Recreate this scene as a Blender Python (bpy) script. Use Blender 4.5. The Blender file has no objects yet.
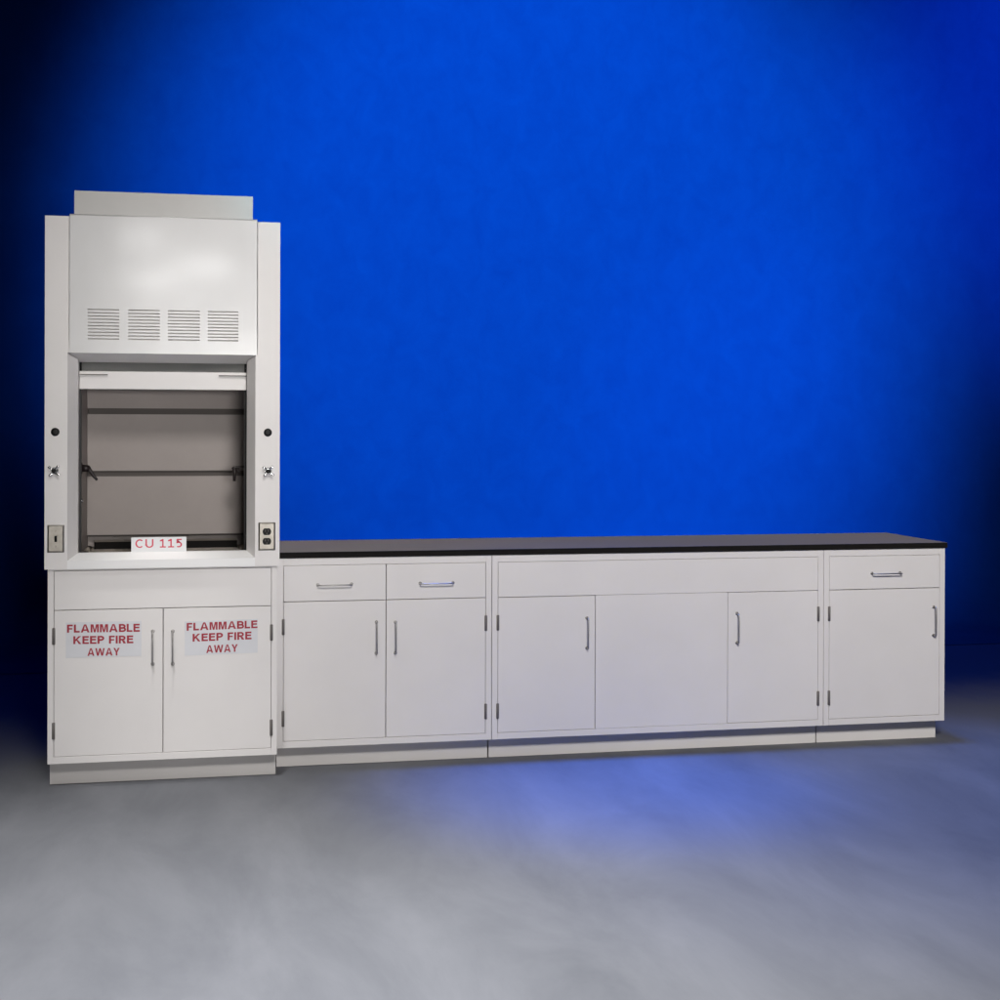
import bpy, bmesh, math, random
from mathutils import Vector, Matrix
random.seed(7)
S = bpy.context.scene
C = S.collection

# ------------------------------------------------------------------ materials
def nodes(m):
    m.use_nodes = True
    nt = m.node_tree
    return nt, nt.nodes['Principled BSDF']

def mat(name, col, rough=.5, metal=0., spec=.5, noise=0., nscale=6., bump=0., bscale=80., coat=0.):
    m = bpy.data.materials.new(name)
    nt, p = nodes(m)
    p.inputs['Base Color'].default_value = (*col, 1)
    p.inputs['Roughness'].default_value = rough
    p.inputs['Metallic'].default_value = metal
    p.inputs['Specular IOR Level'].default_value = spec
    p.inputs['Coat Weight'].default_value = coat
    p.inputs['Coat Roughness'].default_value = .095
    tc = nt.nodes.new('ShaderNodeTexCoord')
    if noise:
        n = nt.nodes.new('ShaderNodeTexNoise'); n.inputs['Scale'].default_value = nscale
        n.inputs['Detail'].default_value = 6; n.inputs['Roughness'].default_value = .6
        nt.links.new(tc.outputs['Object'], n.inputs['Vector'])
        r = nt.nodes.new('ShaderNodeValToRGB')
        a, b = r.color_ramp.elements
        a.position, b.position = .3, .7
        a.color = (*[c*(1-noise) for c in col], 1); b.color = (*[min(1, c*(1+noise)) for c in col], 1)
        nt.links.new(n.outputs['Fac'], r.inputs['Fac'])
        nt.links.new(r.outputs['Color'], p.inputs['Base Color'])
    if bump:
        n2 = nt.nodes.new('ShaderNodeTexNoise'); n2.inputs['Scale'].default_value = bscale
        n2.inputs['Detail'].default_value = 2
        nt.links.new(tc.outputs['Object'], n2.inputs['Vector'])
        bp = nt.nodes.new('ShaderNodeBump'); bp.inputs['Strength'].default_value = 1
        bp.inputs['Distance'].default_value = bump
        nt.links.new(n2.outputs['Fac'], bp.inputs['Height'])
        nt.links.new(bp.outputs['Normal'], p.inputs['Normal'])
    return m

WHITE = mat('white_powder_coat', (.74, .71, .69), .42, noise=.03, nscale=2.5, bump=.0004, bscale=9)
GLOSS = mat('white_gloss_panel', (.70, .69, .68), .3, spec=.4, noise=.02, nscale=3, bump=.0045, bscale=4.6, coat=.8)
SILLM = mat('white_enamel_sill', (.82, .81, .80), .3)
PLEN = mat('pale_galvanised_sheet', (.57, .56, .545), .42, spec=.4, noise=.05, nscale=4, bump=.001, bscale=6)
LINER = mat('grey_fibre_liner', (.36, .315, .295), .55, noise=.05, nscale=5)
SLOT = mat('dark_slot', (.10, .085, .078), .7)
EPOXY = mat('black_epoxy_resin', (.010, .009, .0085), .7, spec=.06, noise=.15, nscale=30)
STEEL = mat('brushed_nickel', (.42, .405, .39), .42, metal=1., noise=.08, nscale=60)
HINGE = mat('dull_hinge_steel', (.15, .137, .128), .55, metal=.3)
PLATE = mat('stainless_plate', (.36, .335, .295), .45, metal=1., noise=.12, nscale=40)
CHROME = mat('chrome', (.80, .80, .80), .14, metal=1.)
BLACK = mat('black_plastic', (.006, .006, .006), .45, spec=.2)
TRACK = mat('black_sash_track', (.012, .011, .011), .6)
NOZ = mat('dark_brown_fixture', (.018, .012, .012), .45)
RUBBER = mat('dark_joint', (.03, .03, .03), .8)
FILM = mat('cool_white_label_film', (.645, .645, .665), .4, noise=.03, nscale=12)
PAPER = mat('white_paper', (.76, .76, .77), .75)
RED = mat('dark_red_print', (.33, .014, .03), .5)
PINK = mat('red_print', (.62, .05, .09), .5)
GLASS = bpy.data.materials.new('sash_glass')
nt, p = nodes(GLASS)
p.inputs['Base Color'].default_value = (.9, .92, .92, 1); p.inputs['Roughness'].default_value = .03
p.inputs['Transmission Weight'].default_value = 1; p.inputs['IOR'].default_value = 1.45

def backdrop_mat():
    m = bpy.data.materials.new('mottled_blue_canvas')
    nt, p = nodes(m)
    tc = nt.nodes.new('ShaderNodeTexCoord')
    mp = nt.nodes.new('ShaderNodeMapping'); mp.inputs['Scale'].default_value = (1.0, 1.0, .75)
    nt.links.new(tc.outputs['Object'], mp.inputs['Vector'])
    n = nt.nodes.new('ShaderNodeTexNoise'); n.inputs['Scale'].default_value = 5.5
    n.inputs['Detail'].default_value = 10; n.inputs['Roughness'].default_value = .68; n.inputs['Distortion'].default_value = .5
    nt.links.new(mp.outputs['Vector'], n.inputs['Vector'])
    r = nt.nodes.new('ShaderNodeValToRGB')
    a, b = r.color_ramp.elements
    a.position, b.position = .28, .74
    a.color = (.0011, .0138, .110, 1); b.color = (.0012, .0180, .130, 1)
    nt.links.new(n.outputs['Fac'], r.inputs['Fac'])
    nt.links.new(r.outputs['Color'], p.inputs['Base Color'])
    p.inputs['Roughness'].default_value = .95
    p.inputs['Specular IOR Level'].default_value = .0
    return m
def floor_mat():
    m = bpy.data.materials.new('smoky_grey_concrete')
    nt, p = nodes(m)
    tc = nt.nodes.new('ShaderNodeTexCoord')
    mp = nt.nodes.new('ShaderNodeMapping'); mp.inputs['Scale'].default_value = (1.5, .55, 1.)
    nt.links.new(tc.outputs['Object'], mp.inputs['Vector'])
    n = nt.nodes.new('ShaderNodeTexNoise'); n.inputs['Scale'].default_value = 1.5
    n.inputs['Detail'].default_value = 12; n.inputs['Roughness'].default_value = .66; n.inputs['Distortion'].default_value = .4
    nt.links.new(mp.outputs['Vector'], n.inputs['Vector'])
    r = nt.nodes.new('ShaderNodeValToRGB')
    a, b = r.color_ramp.elements
    a.position, b.position = .3, .72
    a.color = (.126, .130, .141, 1); b.color = (.188, .191, .203, 1)
    nt.links.new(n.outputs['Fac'], r.inputs['Fac'])
    # shade behind the cabinets is painted in: grey fades raggedly to dark canvas blue
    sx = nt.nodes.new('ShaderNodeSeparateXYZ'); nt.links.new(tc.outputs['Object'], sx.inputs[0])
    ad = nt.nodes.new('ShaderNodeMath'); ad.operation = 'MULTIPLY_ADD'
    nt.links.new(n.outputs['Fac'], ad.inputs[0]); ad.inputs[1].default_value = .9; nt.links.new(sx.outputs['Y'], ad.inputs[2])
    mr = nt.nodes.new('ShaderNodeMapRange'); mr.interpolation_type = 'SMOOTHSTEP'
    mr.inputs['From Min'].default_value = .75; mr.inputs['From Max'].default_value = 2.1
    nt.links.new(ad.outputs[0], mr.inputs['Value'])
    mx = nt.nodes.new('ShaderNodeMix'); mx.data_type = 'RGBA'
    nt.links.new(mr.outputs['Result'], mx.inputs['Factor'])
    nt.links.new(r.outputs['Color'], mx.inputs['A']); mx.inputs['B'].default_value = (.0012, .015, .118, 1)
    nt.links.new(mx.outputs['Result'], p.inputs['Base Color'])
    p.inputs['Roughness'].default_value = .85
    p.inputs['Specular IOR Level'].default_value = .1
    return m
for _n, _v in (('Sheen Weight', .43), ('Sheen Roughness', .4), ('Sheen Tint', (1, .87, .74, 1))): EPOXY.node_tree.nodes['Principled BSDF'].inputs[_n].default_value = _v
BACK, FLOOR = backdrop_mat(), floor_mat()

# ------------------------------------------------------------------ mesh helpers
class MB:
    """collects shapes (world coordinates) and links them as ONE mesh object"""
    def __init__(s):
        s.bm = bmesh.new(); s.mats = []; s.cur = 0
    def use(s, m):
        if m not in s.mats: s.mats.append(m)
        s.cur = s.mats.index(m); return s
    def _tag(s, faces, smooth=False):
        for f in faces: f.material_index = s.cur; f.smooth = smooth
    def face(s, pts):
        f = s.bm.faces.new([s.bm.verts.new(q) for q in pts]); s._tag([f]); return f
    def box(s, x0, x1, y0, y1, z0, z1, bev=0.):
        b = bmesh.new()
        bmesh.ops.create_cube(b, size=1)
        for v in b.verts:
            v.co = Vector((x0 if v.co.x < 0 else x1, y0 if v.co.y < 0 else y1, z0 if v.co.z < 0 else z1))
        if bev: bmesh.ops.bevel(b, geom=list(b.edges), offset=bev, segments=2, affect='EDGES', profile=.5)
        s._merge(b); return s
    def _merge(s, b, smooth=False):
        b.verts.index_update(); vm = [s.bm.verts.new(v.co) for v in b.verts]
        for f in b.faces:
            nf = s.bm.faces.new([vm[v.index] for v in f.verts]); nf.material_index = s.cur; nf.smooth = smooth
        b.free()
    def prism(s, poly, axis, a, b):
        """poly: 2-d points, extruded along axis ('x','y','z') from a to b"""
        def P(u, v, w): return {'x': (w, u, v), 'y': (u, w, v), 'z': (u, v, w)}[axis]
        A = [s.bm.verts.new(P(u, v, a)) for u, v in poly]; B = [s.bm.verts.new(P(u, v, b)) for u, v in poly]
        n = len(poly); fs = [s.bm.faces.new(A), s.bm.faces.new(B[::-1])]
        for i in range(n): fs.append(s.bm.faces.new([A[i], B[i], B[(i+1) % n], A[(i+1) % n]]))
        s._tag(fs); return s
    def tube(s, path, r, seg=10):
        """round bar through the points of path, r a number or one radius per point"""
        pts = [Vector(q) for q in path]; rr = r if isinstance(r, (list, tuple)) else [r]*len(pts)
        rings = []; ref = None
        for i, q in enumerate(pts):
            d = ((pts[min(i+1, len(pts)-1)]-q).normalized() + (q-pts[max(i-1, 0)]).normalized())
            d.normalize()
            if ref is None: ref = d.orthogonal().normalized()
            u = (ref - d*ref.dot(d)).normalized(); ref = u; w = d.cross(u)
            rings.append([s.bm.verts.new(q + (u*math.cos(t)+w*math.sin(t))*rr[i]) for t in [2*math.pi*k/seg for k in range(seg)]])
        fs = []
        for A, B in zip(rings, rings[1:]):
            for k in range(seg): fs.append(s.bm.faces.new([A[k], A[(k+1) % seg], B[(k+1) % seg], B[k]]))
        s._tag(fs, True)
        s._tag([s.bm.faces.new(rings[0][::-1]), s.bm.faces.new(rings[-1])]); return s
    def disc(s, x, z, prof, y0, seg=24):
        """turned shape facing -Y: prof = [(radius, distance in front of y0)]"""
        s.tube([(x, y0-d, z) for _, d in prof], [q for q, _ in prof], seg); return s
    def text(s, txt, x0, x1, z0, z1, y, w=.2, thick=.0004, slope=0., gap=.115):
        """block lettering facing -Y, fitted to x0..x1 and z0..z1; w = stroke width for a cap height of 1"""
        polys, pen = [], 0.
        for ch in txt:
            if ch == ' ': pen += .42; continue
            ps, adv = glyph(ch, w)
            polys += [[(pen+u, v) for u, v in p_] for p_ in ps]; pen += adv+gap
        xs = [u for p_ in polys for u, v in p_]; ax, bx = min(xs), max(xs)
        vs = [v for p_ in polys for u, v in p_]; az, bz = min(vs), max(vs)
        for p_ in polys:
            q = []
            for u, v in p_:
                u = (u-ax)/(bx-ax); v = (v-az)/(bz-az)
                q.append((x0+u*(x1-x0), z0+v*(z1-z0)+slope*u*(x1-x0)))
            s.prism(q, 'y', y, y-thick)
        return s
    def build(s, name, parent=None, recalc=True):
        if recalc: bmesh.ops.recalc_face_normals(s.bm, faces=list(s.bm.faces))
        org = Vector((0, 0, 0))
        if parent is not None:
            q = parent
            while q.parent: q = q.parent
            org = q.location.copy()
            for v in s.bm.verts: v.co -= org
        me = bpy.data.meshes.new(name); s.bm.to_mesh(me); s.bm.free()
        for m in s.mats: me.materials.append(m)
        o = bpy.data.objects.new(name, me); C.objects.link(o)
        if parent is not None: o.parent = parent
        return o

def stroke(path, w):
    """outline of a mitred stroke of width w along path"""
    pts = [Vector(q) for q in path]; L, Rr = [], []
    for i, q in enumerate(pts):
        d0 = (q-pts[i-1]).normalized() if i else None
        d1 = (pts[i+1]-q).normalized() if i < len(pts)-1 else None
        d0 = d0 or d1; d1 = d1 or d0
        n0, n1 = Vector((-d0.y, d0.x)), Vector((-d1.y, d1.x))
        m = (n0+n1); m = m/max(m.dot(n0), .35)
        L.append(q+m*w/2); Rr.append(q-m*w/2)
    return [(v.x, v.y) for v in L+Rr[::-1]]
def arc(cx, cy, rx, ry, a0, a1, n=12):
    return [(cx+rx*math.cos(math.radians(a0+(a1-a0)*k/n)), cy+ry*math.sin(math.radians(a0+(a1-a0)*k/n))) for k in range(n+1)]
def glyph(c, w):
    h = w/2; b = w*.9; k = b/2
    R_ = lambda x0, x1, y0, y1: [(x0, y0), (x1, y0), (x1, y1), (x0, y1)]
    stem = R_(0, w, 0, 1)
    if c == 'I': return [stem], w
    if c == 'L': return [stem, R_(w, .66, 0, b)], .66
    if c == 'F': return [stem, R_(w, .66, 1-b, 1), R_(w, .60, .56-b*.8, .56)], .66
    if c == 'E': return [stem, R_(w, .72, 1-b, 1), R_(w, .68, .5-k*.95+.03, .5+k*.95+.03), R_(w, .74, 0, b)], .74
    if c == 'A':
        o = .50; t = w*1.02
        lg = [(0, 0), (t, 0), (o, 1-w*.62/.42*.42*.9), (2*o-t, 0), (2*o, 0), (o+w*.52, 1), (o-w*.52, 1)]
        yb, yt = .21, .21+b*.85
        e = lambda y_: t+(o-t)*y_/(1-w*.558)
        return [lg, [(e(yb), yb), (2*o-e(yb), yb), (2*o-e(yt), yt), (e(yt), yt)]], 1.0
    if c == 'M':
        W_ = .94; return [[(0, 0), (w*.9, 0), (w*.9, .74), (W_/2-w*.42, 0), (W_/2+w*.42, 0), (W_-w*.9, .74), (W_-w*.9, 0), (W_, 0), (W_, 1), (W_-w*1.4, 1), (W_/2, .30), (w*1.4, 1), (0, 1)]], W_
    if c == 'W':
        W_ = 1.36; t = w*1.05
        return [[(0, 1), (t, 1), (.36, .32), (.68-t*.45, 1), (.68+t*.45, 1), (W_-.36, .32), (W_-t, 1), (W_, 1), (W_-.25, 0), (W_-.25-t, 0), (.68, .68), (.25+t, 0), (.25, 0)]], W_
    if c == 'Y':
        return [[(.46-h, 0), (.46+h, 0), (.46+h, .42), (.92, 1), (.92-w*1.15, 1), (.46, .60), (w*1.15, 1), (0, 1), (.46-h, .42)]], .92
    if c == 'K':
        return [stem, [(w, .30), (w, .30+w*1.25), (.60, 1), (.60+w*1.2, 1), (.47, .585), (.66+w*1.1, 0), (.66-w*.15, 0), (.345, .455)]], .66+w*1.1
    if c in 'PRB':
        r = (.56-b)/2+k if c != 'B' else .52/2
        out = [stem]
        yt = 1-k; yb = .44+k*.4 if c != 'B' else .5
        mid = (yt+yb)/2; ry = (yt-yb)/2
        out.append(stroke([(w, yt)]+arc(.42, mid, .25, ry, 90, -90)+[(w, yb)], b))
        if c == 'R': out.append([(.36, yb-k), (.36+w*1.15, yb-k), (.82, 0), (.82-w*1.2, 0)])
        if c == 'B':
            y0 = k; y1 = yb-b*.98
            out.append(stroke([(w, y0)]+arc(.46, (y0+yb)/2-.0, .27, (yb-y0)/2-.001, -90, 62)+[], b))
        return out, .82 if c == 'R' else .78
    if c == 'C': return [stroke(arc(.42, .5, .42-h, .5-h, 48, 312, 26), w)], .78
    if c == 'U': return [stroke([(h, 1), (h, .36)]+arc(.38, .36, .38-h, .36-h, 180, 360, 16)+[(.76-h, 1)], w)], .76
    if c == '1': return [R_(.24, .24+w, w, 1), R_(.02, .46+w, 0, w), [(.02, .82-w*.6), (.24, .84-w*.6), (.24, .98), (.02, .82+w*.3)]], .46+w
    if c == '5': return [stroke([(.56, 1-h), (.12, 1-h), (.11, .56)]+arc(.26, .335, .32-h, .335-h, 118, -128, 18), w)], .62
    raise KeyError(c)
def thing(name, label, cat, loc, group=None):
    o = bpy.data.objects.new(name, None); C.objects.link(o); o.location = loc
    o.empty_display_size = .1
    o['label'] = label; o['category'] = cat
    if group: o['group'] = group
    return o
def mb(m): return MB().use(m)

# ------------------------------------------------------------------ setting
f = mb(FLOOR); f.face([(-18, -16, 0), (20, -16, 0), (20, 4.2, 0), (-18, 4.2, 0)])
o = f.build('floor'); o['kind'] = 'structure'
w = MB().use(BACK)
WY, R = 4.0, .8                           # backdrop with a curved foot
prof = [(WY-R+R*math.sin(t), .004+R-R*math.cos(t)) for t in [math.pi/2*k/14 for k in range(15)]] + [(WY, 9)]
prof = [(2.6, .004)] + prof
for (ya, za), (yb, zb) in zip(prof, prof[1:]):
    ff = w.face([(-18, ya, za), (20, ya, za), (20, yb, zb), (-18, yb, zb)]); ff.smooth = True
bmesh.ops.remove_doubles(w.bm, verts=list(w.bm.verts), dist=1e-5)
o = w.build('backdrop'); o['kind'] = 'structure'

# ------------------------------------------------------------------ base cabinets
GAP = .0032
def handle(parent, x, z, y, vertical=True, n=.131):
    h = mb(STEEL); a = n/2; d = .028; r = .0029; c = .006
    pts = [(-a, 0), (-a, d-c), (-a+c*.3, d-c*.3), (-a+c, d), (a-c, d), (a-c*.3, d-c*.3), (a, d-c), (a, 0)]
    h.tube([((x, y-q, z+t) if vertical else (x+t, y-q, z)) for t, q in pts], r, 12)
    for t in (-a, a):
        xx, zz = (x, z+t) if vertical else (x+t, z)
        h.disc(xx, zz, [(.0075, 0), (.0075, .0015), (.006, .003)], y, 14)
    return h.build('handle', parent)
def hinge(parent, x, z, y, n=.062):
    h = mb(HINGE)
    h.tube([(x, y-.0015, z-n/2-.002), (x, y-.0015, z-n/2), (x, y-.0015, z+n/2), (x, y-.0015, z+n/2+.002)], [.004, .0060, .0060, .004], 12)
    return h.build('hinge', parent)
def panel(name, parent, x0, x1, z0, z1, y, m=WHITE, l=1, r=1, b=1, t=1):
    g = GAP/2
    p = mb(m); p.box(x0+g*l, x1-g*r, y, y+.019, z0+g*b, z1-g*t, .0012)
    return p.build(name, parent)
def carcass(parent, x0, x1, y, zb, zt, zp0, zp1, mg, depth=.56, toe=.079):
    e = .0012                                              # neighbours do not touch
    c = mb(WHITE)
    c.box(x0+e, x0+mg, y, y+.022, zb, zt, .001)            # stiles
    c.box(x1-mg, x1-e, y, y+.022, zb, zt, .001)
    c.box(x0+mg, x1-mg, y+.0005, y+.022, zp1, zt-.0005, 0)         # top rail
    c.box(x0+mg, x1-mg, y-.0015, y+.022, zb+.0005, zp0, .001)      # bottom rail, a touch proud
    c.box(x0+e, x0+.02, y+.0225, y+depth, zb, zt)          # sides, bottom, back
    c.box(x1-.02, x1-e, y+.0225, y+depth, zb, zt)
    c.box(x0+.0205, x1-.0205, y+.0225, y+depth, zb+.001, zb+.02)
    c.box(x0+.0205, x1-.0205, y+depth-.02, y+depth-.001, zb+.0205, zt-.001)
    c.box(x0+.0205, x1-.0205, y+.0265, y+.04, zb+.0205, zt-.001)       # inner dust panel behind the doors
    o = c.build('carcass', parent)
    k = mb(WHITE); k.box(x0+.003, x1-.003, y+toe, y+toe+.02, 0.001, zb-.0005)
    k.box(x0+.003, x0+.02, y+toe+.0205, y+depth, 0.001, zb-.0005); k.box(x1-.02, x1-.003, y+toe+.0205, y+depth, 0.001, zb-.0005)
    k.build('toe_kick', parent)
    return o
GRP = 'white base cabinets standing in a row'
M = .0263
ZB, ZC, ZP0, ZP1, ZD = .0949, .8881, .1228, .8587, .7064
X0, X1, X2, X3 = -.914, 0., 1.527, 2.1242

# cabinet under the hood
HB = -.1255; HX0, HX1 = -1.819, -.9175; HM = (HX0+HX1)/2 - .004
hc = thing('base_cabinet', 'white base cabinet under the fume hood with two doors marked FLAMMABLE KEEP FIRE AWAY', 'cabinet', ((HX0+HX1)/2, .1, 0), GRP)
carcass(hc, HX0, HX1, HB, .099, .8715, .1269, .866, .0245, .66)
panel('apron_panel', hc, HX0+.0245, HX1-.0245, .7085, .866, HB)
dl = panel('door', hc, HX0+.0245, HM, .1269, .7085, HB)
dr = panel('door', hc, HM, HX1-.0245, .1269, .7085, HB)
handle(dl, -1.4126, .551, HB); handle(dr, -1.3343, .549, HB)
for z in (.606, .231): hinge(dl, HX0+.0245, z, HB)
for z in (.599, .211): hinge(dr, HX1-.0245, z, HB)
s = mb(FILM); y = HB-.0008
s.box(-1.7485, -1.4570, y, HB-.0001, .5190, .6600)
s.use(RED)
s.text('FLAMMABLE', -1.7437, -1.4633, .6195, .6515 , y, .235, slope=-.012)
s.text('KEEP FIRE', -1.7196, -1.4884, .5735, .6050 , y, .235, slope=-.012)
s.text('AWAY', -1.6655, -1.5410, .5250, .5552 , y, .235, slope=-.012)
s.build('warning_sign', dl)
s = mb(FILM)
s.prism([(-1.2880, .5145), (-.9975, .5185), (-.9975, .6560), (-1.2880, .6520)], 'y', y, HB-.0001)
s.use(RED)
s.text('FLAMMABLE', -1.2800, -.9985, .6150, .6463 , y, .235, slope=.014)
s.text('KEEP FIRE', -1.2565, -1.0220, .5705, .6020 , y, .235, slope=.014)
s.text('AWAY', -1.2025, -1.0770, .5230, .5537 , y, .235, slope=.014)
s.build('warning_sign', dr)

# two drawers over two doors
c1 = thing('base_cabinet', 'white base cabinet with two drawers over two doors, right beside the fume hood', 'cabinet', ((X0+X1)/2, .25, 0), GRP)
carcass(c1, X0, X1, 0, ZB, ZC, ZP0, ZP1, M)
d = panel('drawer', c1, X0+M, -.457, ZD, ZP1, 0); handle(d, -.674, .7755, 0, False, .141)
d = panel('drawer', c1, -.457, X1-M, ZD, ZP1, 0); handle(d, -.241, .7735, 0, False, .141)
d = panel('door', c1, X0+M, -.457, ZP0, ZD, 0); handle(d, -.4978, .5475, 0)
for z in (.602, .219): hinge(d, X0+M, z, 0)
d = panel('door', c1, -.457, X1-M, ZP0, ZD, 0); handle(d, -.417, .5455, 0)
for z in (.597, .218): hinge(d, X1-M, z, 0)

# wide cabinet
c2 = thing('base_cabinet', 'widest white base cabinet with a plain fixed middle panel between two outer doors', 'cabinet', ((X1+X2)/2, .25, 0), GRP)
carcass(c2, X1, X2, 0, ZB, ZC, ZP0, ZP1, M)
XA, XB = .4613, 1.0698
panel('apron_panel', c2, X1+M, X2-M, ZD, ZP1, 0, b=.35)
d = panel('door', c2, X1+M, XA, ZP0, ZD, 0, r=1.4, t=1.4); handle(d, .4223, .5425, 0)
for z in (.597, .217): hinge(d, X1+M, z, 0)
panel('fixed_panel', c2, XA, XB, ZP0, ZD, 0, l=.2, r=.2, t=.35, b=.5)
d = panel('door', c2, XB, X2-M, ZP0, ZD, 0); handle(d, 1.113, .546, 0)
for z in (.600, .219): hinge(d, X2-M, z, 0)

# one drawer over one door
c3 = thing('base_cabinet', 'narrow white base cabinet with one drawer over one door, at right end', 'cabinet', ((X2+X3)/2, .25, 0), GRP)
carcass(c3, X2, X3, 0, ZB, ZC, ZP0, ZP1, M)
d = panel('drawer', c3, X2+M, X3-M, ZD, ZP1, 0); handle(d, 1.8295, .778, 0, False, .138)
d = panel('door', c3, X2+M, X3-M, ZP0, ZD, 0); handle(d, 2.066, .5535, 0)
for z in (.600, .220): hinge(d, X2+M, z, 0)

# countertop
t = mb(EPOXY); t.box(-.9085, X3+.008, -.0075, .5916, ZC+.001, .9140, .002)
o = t.build('countertop')
o['label'] = 'long black countertop with a dull sheen lying across the white base cabinets'; o['category'] = 'countertop'

# ------------------------------------------------------------------ fume hood
F = -.1455
hd = thing('fume_hood', 'tall white fume hood with raised sash and slotted front, on the cabinet marked flammable', 'fume hood', (-1.37, .2, .873))
SX0, SX1, SZ0, SZ1 = -1.8285, -.9115, .873, 2.2685
AX0, AX1, AZ0, AZ1 = -1.7420, -1.0095, .9065, 1.7300      # outer edge of the bevel round the opening
BX0, BX1, BZ0, BZ1 = -1.7063, -1.0415, .9310, 1.6950      # inner edge
CY = F+.06
PX0, PX1, PZ0, PZ1, PY = -1.7345, -1.0040, 1.7285, 2.2715, F-.007
h = mb(WHITE)
# posts with bevelled inner edges (mitred at the sill)
for xo, xa, xb in ((SX0, AX0, BX0), (SX1, AX1, BX1)):
    xp = xa if xo == SX0 else PX1+.0028
    h.face([(xo, F, SZ0), (xa, F, SZ0), (xa, F, AZ1), (xo, F, AZ1)])
    h.face([(xo, F, AZ1), (xp, F, AZ1), (xp, F, SZ1), (xo, F, SZ1)])
    xq = (PX0-.0028 if xo == SX0 else PX1+.0028)
    if xo == SX0: h.face([(xa, F, AZ1), (xq, F, AZ1), (xq, F, SZ1), (xa, F, SZ1)])
    h.face([(xa, F, AZ0), (xb, CY, BZ0), (xb, CY, BZ1), (xa, F, AZ1)])
    h.face([(xb, CY, BZ0), (xb, CY+.045, BZ0), (xb, CY+.045, BZ1+.002), (xb, CY, BZ1+.002)])
    h.face([(xa, F, AZ1), (xb, CY, BZ1), (xb, CY, BZ1+.012), (xa, F, BZ1+.03)])
    e = .0 if xo == SX0 else 0
    h.face([(xo, F, SZ0), (xo, .5916, SZ0), (xo, .5916, SZ1), (xo, F, SZ1)])          # side sheet
    xi = xo+(.012 if xo == SX0 else -.012)
    h.face([(xi, CY+.02, SZ0+.01), (xi, .5916, SZ0+.01), (xi, .5916, SZ1-.01), (xi, CY+.02, SZ1-.01)])
h.face([(SX0, .5916, SZ0), (SX1, .5916, SZ0), (SX1, .5916, SZ1), (SX0, .5916, SZ1)])
h.face([(SX0, F, SZ1), (SX1, F, SZ1), (SX1, .5916, SZ1), (SX0, .5916, SZ1)])
h.face([(SX0, F, SZ0), (SX1, F, SZ0), (SX1, .5916, SZ0), (SX0, .5916, SZ0)])
bmesh.ops.remove_doubles(h.bm, verts=list(h.bm.verts), dist=1e-5)
h.build('housing', hd)
# soffit under the panel and header above the sash
h = mb(WHITE)
h.face([(AX0, F, AZ1), (AX1, F, AZ1), (BX1+.002, F+.105, BZ1+.0015), (BX0-.002, F+.105, BZ1+.0015)])
h.box(AX0, AX1, F+.004, F+.012, AZ1+.002, AZ1+.05)
h.build('soffit', hd)
# front panel with four blocks of ten slots
slots = [(-1.6650, -1.5445), (-1.5097, -1.3875), (-1.3560, -1.2310), (-1.1992, -1.0785)]
step = (1.9010-1.7850)/9
zs = []
for k in range(10):
    zc = 1.7850+step*k; zs += [zc-.0027, zc+.0027]
xs = [PX0] + [v for s_ in slots for v in s_] + [PX1]
zz = [PZ0] + zs + [PZ1]
pn = mb(GLOSS); g = {}
def gv(i, j, y):
    k = (i, j, y)
    if k not in g: g[k] = pn.bm.verts.new((xs[i], y, zz[j]))
    return g[k]
for i in range(len(xs)-1):
    for j in range(len(zz)-1):
        hole = (i % 2 == 1) and (j % 2 == 1)
        if not hole:
            pn._tag([pn.bm.faces.new([gv(i, j, PY), gv(i+1, j, PY), gv(i+1, j+1, PY), gv(i, j+1, PY)])])
        else:
            yb = PY+.003
            A = [(i, j), (i+1, j), (i+1, j+1), (i, j+1)]
            for q in range(4):
                a, b = A[q], A[(q+1) % 4]
                pn._tag([pn.bm.faces.new([gv(*a, PY), gv(*b, PY), gv(*b, yb), gv(*a, yb)])])
# folded edges, a rounded hem at the foot
pn.face([(PX0, PY, PZ0), (PX1, PY, PZ0), (PX1, F+.003, PZ0-.001), (PX0, F+.003, PZ0-.001)])
pn.face([(PX0, PY, PZ1), (PX1, PY, PZ1), (PX1, F-.0005, PZ1), (PX0, F-.0005, PZ1)])
pn.tube([(PX0, F-.003, PZ1+.002), (PX1, F-.003, PZ1+.002)], .0042, 10)
for x in (PX0, PX1): pn.face([(x, PY, PZ0), (x, PY, PZ1), (x, F+.02, PZ1), (x, F+.02, PZ0)])
pnl = pn.build('front_panel', hd, recalc=False)
# louver fins behind the slots, folded inward
fn = mb(WHITE)
for xa, xb in slots:
    for k in range(10):
        zc = 1.7850+step*k
        fn.face([(xa, PY+.0031, zc-.0027), (xb, PY+.0031, zc-.0027), (xb, PY+.0145, zc+.0065), (xa, PY+.0145, zc+.0065)])
fn.build('louver_fin', pnl)
sl = mb(SILLM)
sl.face([(AX0, F, SZ0), (AX1, F, SZ0), (AX1, F, AZ0), (AX0, F, AZ0)])
sl.use(SILLM).face([(AX0, F, AZ0), (AX1, F, AZ0), (BX1, CY, BZ0), (BX0, CY, BZ0)])
sl.face([(BX0, CY, BZ0), (BX1, CY, BZ0), (BX1, CY+.03, BZ0), (BX0, CY+.03, BZ0)])
sl.face([(BX0, CY+.03, BZ0), (BX1, CY+.03, BZ0), (BX1, CY+.03, SZ0+.02), (BX0, CY+.03, SZ0+.02)])
bmesh.ops.remove_doubles(sl.bm, verts=list(sl.bm.verts), dist=1e-5)
sl.build('sill', hd)
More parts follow.
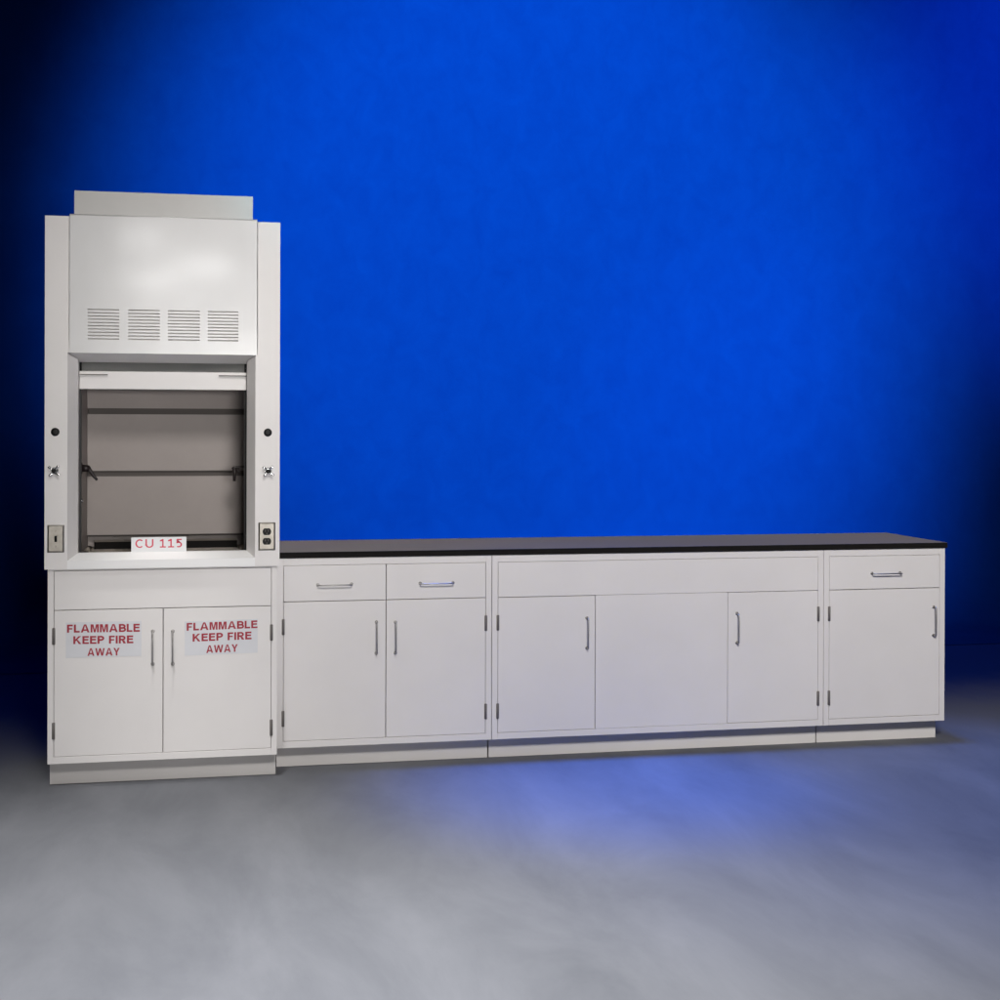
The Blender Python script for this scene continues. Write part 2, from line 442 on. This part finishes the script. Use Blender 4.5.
# sash: lower rail, glass pane behind the front panel, two finger pulls
SY = CY+.05
IX0, IX1, IB = -1.7145, -1.0345, .455
sh = mb(WHITE); sh.box(BX0+.0005, BX1-.0005, SY, SY+.022, 1.5885, 1.6610, .0015)
sash = sh.build('sash', hd)
gp = mb(GLASS); gp.box(BX0+.004, BX1-.004, SY+.008, SY+.013, 1.6612, 2.20); gp.build('pane', sash)
hb = mb(WHITE); hb.box(IX0, IX1, SY+.045, SY+.05, 1.64, 1.99); hb.build('header_board', hd)
for xa, xb in ((BX0+.001, -1.5945), (-1.1545, BX1-.001)):
    q = mb(HINGE)
    q.box(xa, xb, SY-.024, SY-.0003, 1.6450, 1.6485, .0006)
    q.build('finger_pull', sash)
for x0_, x1_ in ((BX0-.001, BX0+.0065), (BX1-.0085, BX1+.001)):
    q = mb(TRACK); q.box(x0_, x1_, SY+.0245, SY+.038, .91, 1.70); q.build('sash_track', hd)
# inside: side liners, ceiling, back liner
ln = mb(LINER)
ln.box(IX0-.008, IX0, SY+.04, .585, .885, 2.0); ln.box(IX1, IX1+.008, SY+.04, .585, .885, 2.0)
ln.box(IX0-.008, IX1+.008, .53, .54, .885, 2.0)
ln.box(IX0, IX1, SY+.04, .53, 1.99, 2.0)
ln.build('liner', hd)
for z0, z1, yt in ((.961, 1.2170, 0), (1.2415, 1.4895, 0), (1.5155, 1.985, -.10)):
    b = mb(LINER)
    b.prism([(IB, z0), (IB+yt, z1), (IB+yt+.008, z1), (IB+.008, z0)], 'x', IX0+.002, IX1-.002)
    b.build('baffle', hd)
sb = mb(SLOT)  # dark strips behind the baffle gaps, shade of the slots put in as colour
for z0, z1 in ((1.19, 1.262), (1.465, 1.54), (.952, .966)):
    sb.box(IX0+.004, IX1-.004, IB+.024, IB+.027, z0, z1)
sb.build('baffle_gap_shade', hd)
ws = mb(EPOXY)
ws.box(IX0+.001, IX1-.001, CY+.035, .525, .880, .9045)
ws.prism([(IB-.07, .9050), (IB-.06, .9350), (IB-.02, .9400), (IB-.02, .9050)], 'x', IX0+.036, IX1-.034)
ws.tube([(IX0+.014, CY+.1, .905), (IX0+.014, IB-.03, .905)], .013, 10)
ws.tube([(IX1-.014, CY+.1, .905), (IX1-.014, IB-.03, .905)], .013, 10)
ws.build('work_surface', hd)
# gas fixtures on the inside walls
n = mb(NOZ); y = .15
n.disc(0, 0, [(.001, 0), (.001, .0001)], y, 4) if False else None
n.tube([(IX0, y, 1.263), (IX0+.006, y, 1.263)], .024, 14)
n.tube([(IX0+.006, y, 1.263), (IX0+.034, y, 1.262)], [.015, .013], 12)
n.tube([(IX0+.026, y, 1.266), (IX0+.038, y-.004, 1.252), (IX0+.052, y-.010, 1.232), (IX0+.066, y-.016, 1.214)], [.012, .008, .0075, .005], 10)
n.build('gas_nozzle', hd)
n = mb(NOZ)
n.tube([(IX1, y, 1.262), (IX1-.006, y, 1.262)], .016, 14)
n.tube([(IX1-.006, y, 1.266), (IX1-.030, y, 1.267), (IX1-.054, y, 1.264), (IX1-.058, y, 1.256)], [.005, .0045, .006, .008], 10)
n.tube([(IX1-.053, y, 1.262), (IX1-.051, y, 1.240), (IX1-.052, y, 1.206)], [.0095, .0075, .0065], 10)
n.tube([(IX1-.037, y, 1.262), (IX1-.036, y, 1.248), (IX1-.036, y, 1.240)], [.005, .007, .004], 10)
n.build('gas_nozzle', hd)
for x in (IX0+.005, IX1-.005):
    sc_ = mb(CHROME); sc_.tube([(x-.006, .12, 1.13), (x+.006, .12, 1.13)], [.009, .009], 12)
    sc_.build('sash_stop', hd)
# box on top
pl = mb(PLEN); a = .0025
pl.box(-1.7303, -1.0170, .0032, .0032+a, 2.2690, 2.3935); pl.box(-1.7303, -1.0170, .40, .40+a, 2.2690, 2.3935)
pl.box(-1.7303, -1.7303+a, .0058, .3998, 2.2690, 2.3935); pl.box(-1.0170-a, -1.0170, .0058, .3998, 2.2690, 2.3935)
pl.build('exhaust_collar', hd)
# plugs, valve handles, plates
for x, z in ((-1.7882, 1.4156), (-.9595, 1.4149)):
    q = mb(BLACK); q.disc(x, z, [(.0165, 0), (.0165, .002), (.013, .0045), (.006, .0055)], F, 24); q.build('hole_plug', hd)
def valve(x, z):
    v = mb(CHROME)
    v.disc(x, z, [(.015, 0), (.015, .003), (.011, .006)], F, 20)
    v.disc(x, z, [(.007, .005), (.007, .028)], F, 16)
    for k in range(4):
        t = math.pi/4+math.pi/2*k+.1
        dx, dz = math.cos(t), math.sin(t)
        v.tube([(x+dx*r, F-.030-r*.10, z+dz*r) for r in (.004, .014, .020, .0255, .028)], [.0055, .0042, .0048, .0055, .003], 10)
    o = v.build('valve_handle', hd)
    q = mb(BLACK); q.disc(x, z, [(.009, .026), (.0095, .034), (.008, .040), (.003, .0415)], F, 18); q.build('valve_cap', o)
valve(-1.7895, 1.2630); valve(-.9582, 1.2590)
def plate(name, x0, x1, z0, z1):
    q = mb(PLATE); d = .0065; b = .006
    A = [(x0, F-.0002, z0), (x1, F-.0002, z0), (x1, F-.0002, z1), (x0, F-.0002, z1)]
    A2 = [(x0, F-.002, z0), (x1, F-.002, z0), (x1, F-.002, z1), (x0, F-.002, z1)]
    B = [(x0+b, F-d, z0+b), (x1-b, F-d, z0+b), (x1-b, F-d, z1-b), (x0+b, F-d, z1-b)]
    for P_, Q_ in ((A, A2), (A2, B)):
        for k in range(4): q.face([P_[k], P_[(k+1) % 4], Q_[(k+1) % 4], Q_[k]])
    q.face(B)
    bmesh.ops.remove_doubles(q.bm, verts=list(q.bm.verts), dist=1e-5)
    xm, zm = (x0+x1)/2, (z0+z1)/2
    return q, xm, zm
q, xm, zm = plate('switch_plate', -1.8170, -1.7530, .9400, 1.0490)
for s_ in (-1, 1): q.disc(xm, zm+.030*s_, [(.0033, 0), (.0033, .001), (.002, .0018)], F-.0065, 10)
o = q.build('switch_plate', hd)
q = mb(BLACK); q.box(xm-.005, xm+.005, F-.0075, F-.0066, zm-.012, zm+.012, .0003)
q.prism([(F-.0076, zm-.006), (F-.018, zm+.004), (F-.019, zm+.009), (F-.0076, zm+.006)], 'x', xm-.0035, xm+.0035)
q.build('toggle', o)
q, xm, zm = plate('outlet_plate', -.9965, -.9285, .9365, 1.0500)
q.disc(xm, zm, [(.0033, 0), (.0033, .001), (.002, .0018)], F-.0065, 10)
o = q.build('outlet_plate', hd)
for dz in (-.0195, .0195):
    q = mb(BLACK); zc = zm+dz
    ring = []
    for k in range(28):
        t = 2*math.pi*k/28
        ring.append((xm+.0172*math.cos(t), zc+max(-.0135, min(.0135, .0172*math.sin(t)))))
    q.prism(ring, 'y', F-.0066, F-.0086)
    q.use(SLOT)
    for dx in (-.006, .006): q.box(xm+dx-.0012, xm+dx+.0012, F-.0090, F-.0087, zc+.000, zc+.008)
    q.disc(xm, zc-.007, [(.0024, 0), (.0024, .0003)], F-.0087, 10)
    q.build('socket', o)

# paper sign on the sill
s = mb(PAPER); y = CY+.006
s.box(-1.4995, -1.2825, y, y+.0015, BZ0+.0005, .9905, 0)
s.use(PINK); s.text('CU 115', -1.4835, -1.3000, .9480, .9825, y-.0001, .14, thick=.0003, gap=.19)
o = s.build('paper_sign')
o['label'] = 'small white card with red CU 115 standing on the fume hood sill'; o['category'] = 'sign'

# ------------------------------------------------------------------ camera
cx, cy, cz, yaw, pit, rol = -1.2107, -6.0426, 1.461, -.2030, -.0038, .0032
fw = Vector((-math.sin(yaw)*math.cos(pit), math.cos(yaw)*math.cos(pit), math.sin(pit)))
ri = Vector((math.cos(yaw), math.sin(yaw), 0)); up = ri.cross(fw)
r2 = ri*math.cos(rol)+up*math.sin(rol); u2 = -ri*math.sin(rol)+up*math.cos(rol)
cam = bpy.data.cameras.new('camera'); co = bpy.data.objects.new('camera', cam); C.objects.link(co)
co.matrix_world = Matrix(((r2.x, u2.x, -fw.x, cx), (r2.y, u2.y, -fw.y, cy), (r2.z, u2.z, -fw.z, cz), (0, 0, 0, 1)))
cam.sensor_width = 36; cam.lens = 36*1.43465; cam.shift_y = -.0726; cam.clip_end = 100; cam.clip_start = .05
S.camera = co

# ------------------------------------------------------------------ lamps
def lamp(name, kind, loc, aim, power, col=(1, 1, 1), **k):
    l = bpy.data.lights.new(name, kind); l.energy = power; l.color = col
    for a, b in k.items(): setattr(l, a, b)
    o = bpy.data.objects.new(name, l); C.objects.link(o); o.location = loc
    o.rotation_euler = (Vector(aim)-Vector(loc)).to_track_quat('-Z', 'Y').to_euler(); return o
rad = math.radians
lamp('key_softbox', 'AREA', (-.35, -6.4, 4.2), (1.95, 0, .8), 74, (1, .975, .95), shape='RECTANGLE', size=1.4, size_y=.8, spread=rad(74))
lamp('fill_softbox', 'AREA', (-.6, -6.6, 1.62), (-1.45, 0, 1.9), 8.6, (1, .98, .96), shape='RECTANGLE', size=1.0, size_y=.4, spread=rad(42))
# ceiling tubes that show as soft patches in the glossy hood front
lamp('ceiling_tube', 'AREA', (-1.21, -9.2, 3.03), (-1.2, 0, 2.0), 3.4, size=.55, size_y=.15, shape='RECTANGLE')
lamp('ceiling_tube', 'AREA', (-1.74, -9.2, 2.88), (-1.5, 0, 2.0), 2.2, size=.46, size_y=.11, shape='RECTANGLE')
lamp('ceiling_tube', 'AREA', (-1.85, -9.2, 3.31), (-1.5, 0, 2.0), 1.9, size=.40, size_y=.24, shape='RECTANGLE')
# white pools on the floor and the hood sill, from overhead
lamp('overhead_spot', 'SPOT', (-1.9, -3.2, 4.8), (-1.5, -2.35, 0), 1800, (.98, .98, 1), spot_size=rad(60), spot_blend=1., shadow_soft_size=.35)
lamp('overhead_spot', 'SPOT', (-.1, -3.0, 4.6), (-.15, -2.8, 0), 560, (.90, .94, 1), spot_size=rad(50), spot_blend=1., shadow_soft_size=.35)
lamp('sill_spot', 'SPOT', (-1.38, -1.0, 4.6), (-1.38, -.12, .92), 330, (1, .985, .97), spot_size=rad(12), spot_blend=1., shadow_soft_size=.15)
# blue wash on the canvas, thrown over the cabinets from high in front
lamp('backdrop_spot', 'SPOT', (.6, -7.0, 6.8), (1.14, WY, 2.7), 26800, (.08, .76, 1), spot_size=rad(36), spot_blend=.8, shadow_soft_size=.3)
lamp('backdrop_spot', 'SPOT', (.6, -7.0, 6.8), (6.1, WY, 4.0), 20500, (.05, .36, 1), spot_size=rad(28.5), spot_blend=1., shadow_soft_size=.3)
lamp('backdrop_spot', 'SPOT', (5.0, -7.0, 6.8), (2.9, WY, 1.2), 6500, (.06, .52, 1), spot_size=rad(19), spot_blend=1., shadow_soft_size=.3)
# blue pools on the floor, thrown straight down in front of the cabinets
lamp('floor_spot', 'SPOT', (.38, .14, 5.0), (.36, -.50, 0), 1850, (.0, .14, 1), spot_size=rad(25), spot_blend=1., shadow_soft_size=.25)
lamp('floor_spot', 'SPOT', (1.6, .16, 5.2), (1.5, -1.0, 0), 950, (.04, .20, 1), spot_size=rad(44), spot_blend=1., shadow_soft_size=.25)

W = bpy.data.worlds.new('World'); S.world = W; W.use_nodes = True
W.node_tree.nodes['Background'].inputs['Color'].default_value = (.6, .62, .66, 1)
W.node_tree.nodes['Background'].inputs['Strength'].default_value = .01
S.view_settings.view_transform = 'Standard'; S.view_settings.look = 'None'
S.view_settings.exposure = 0; S.view_settings.gamma = 1; S.view_settings.use_curve_mapping = False
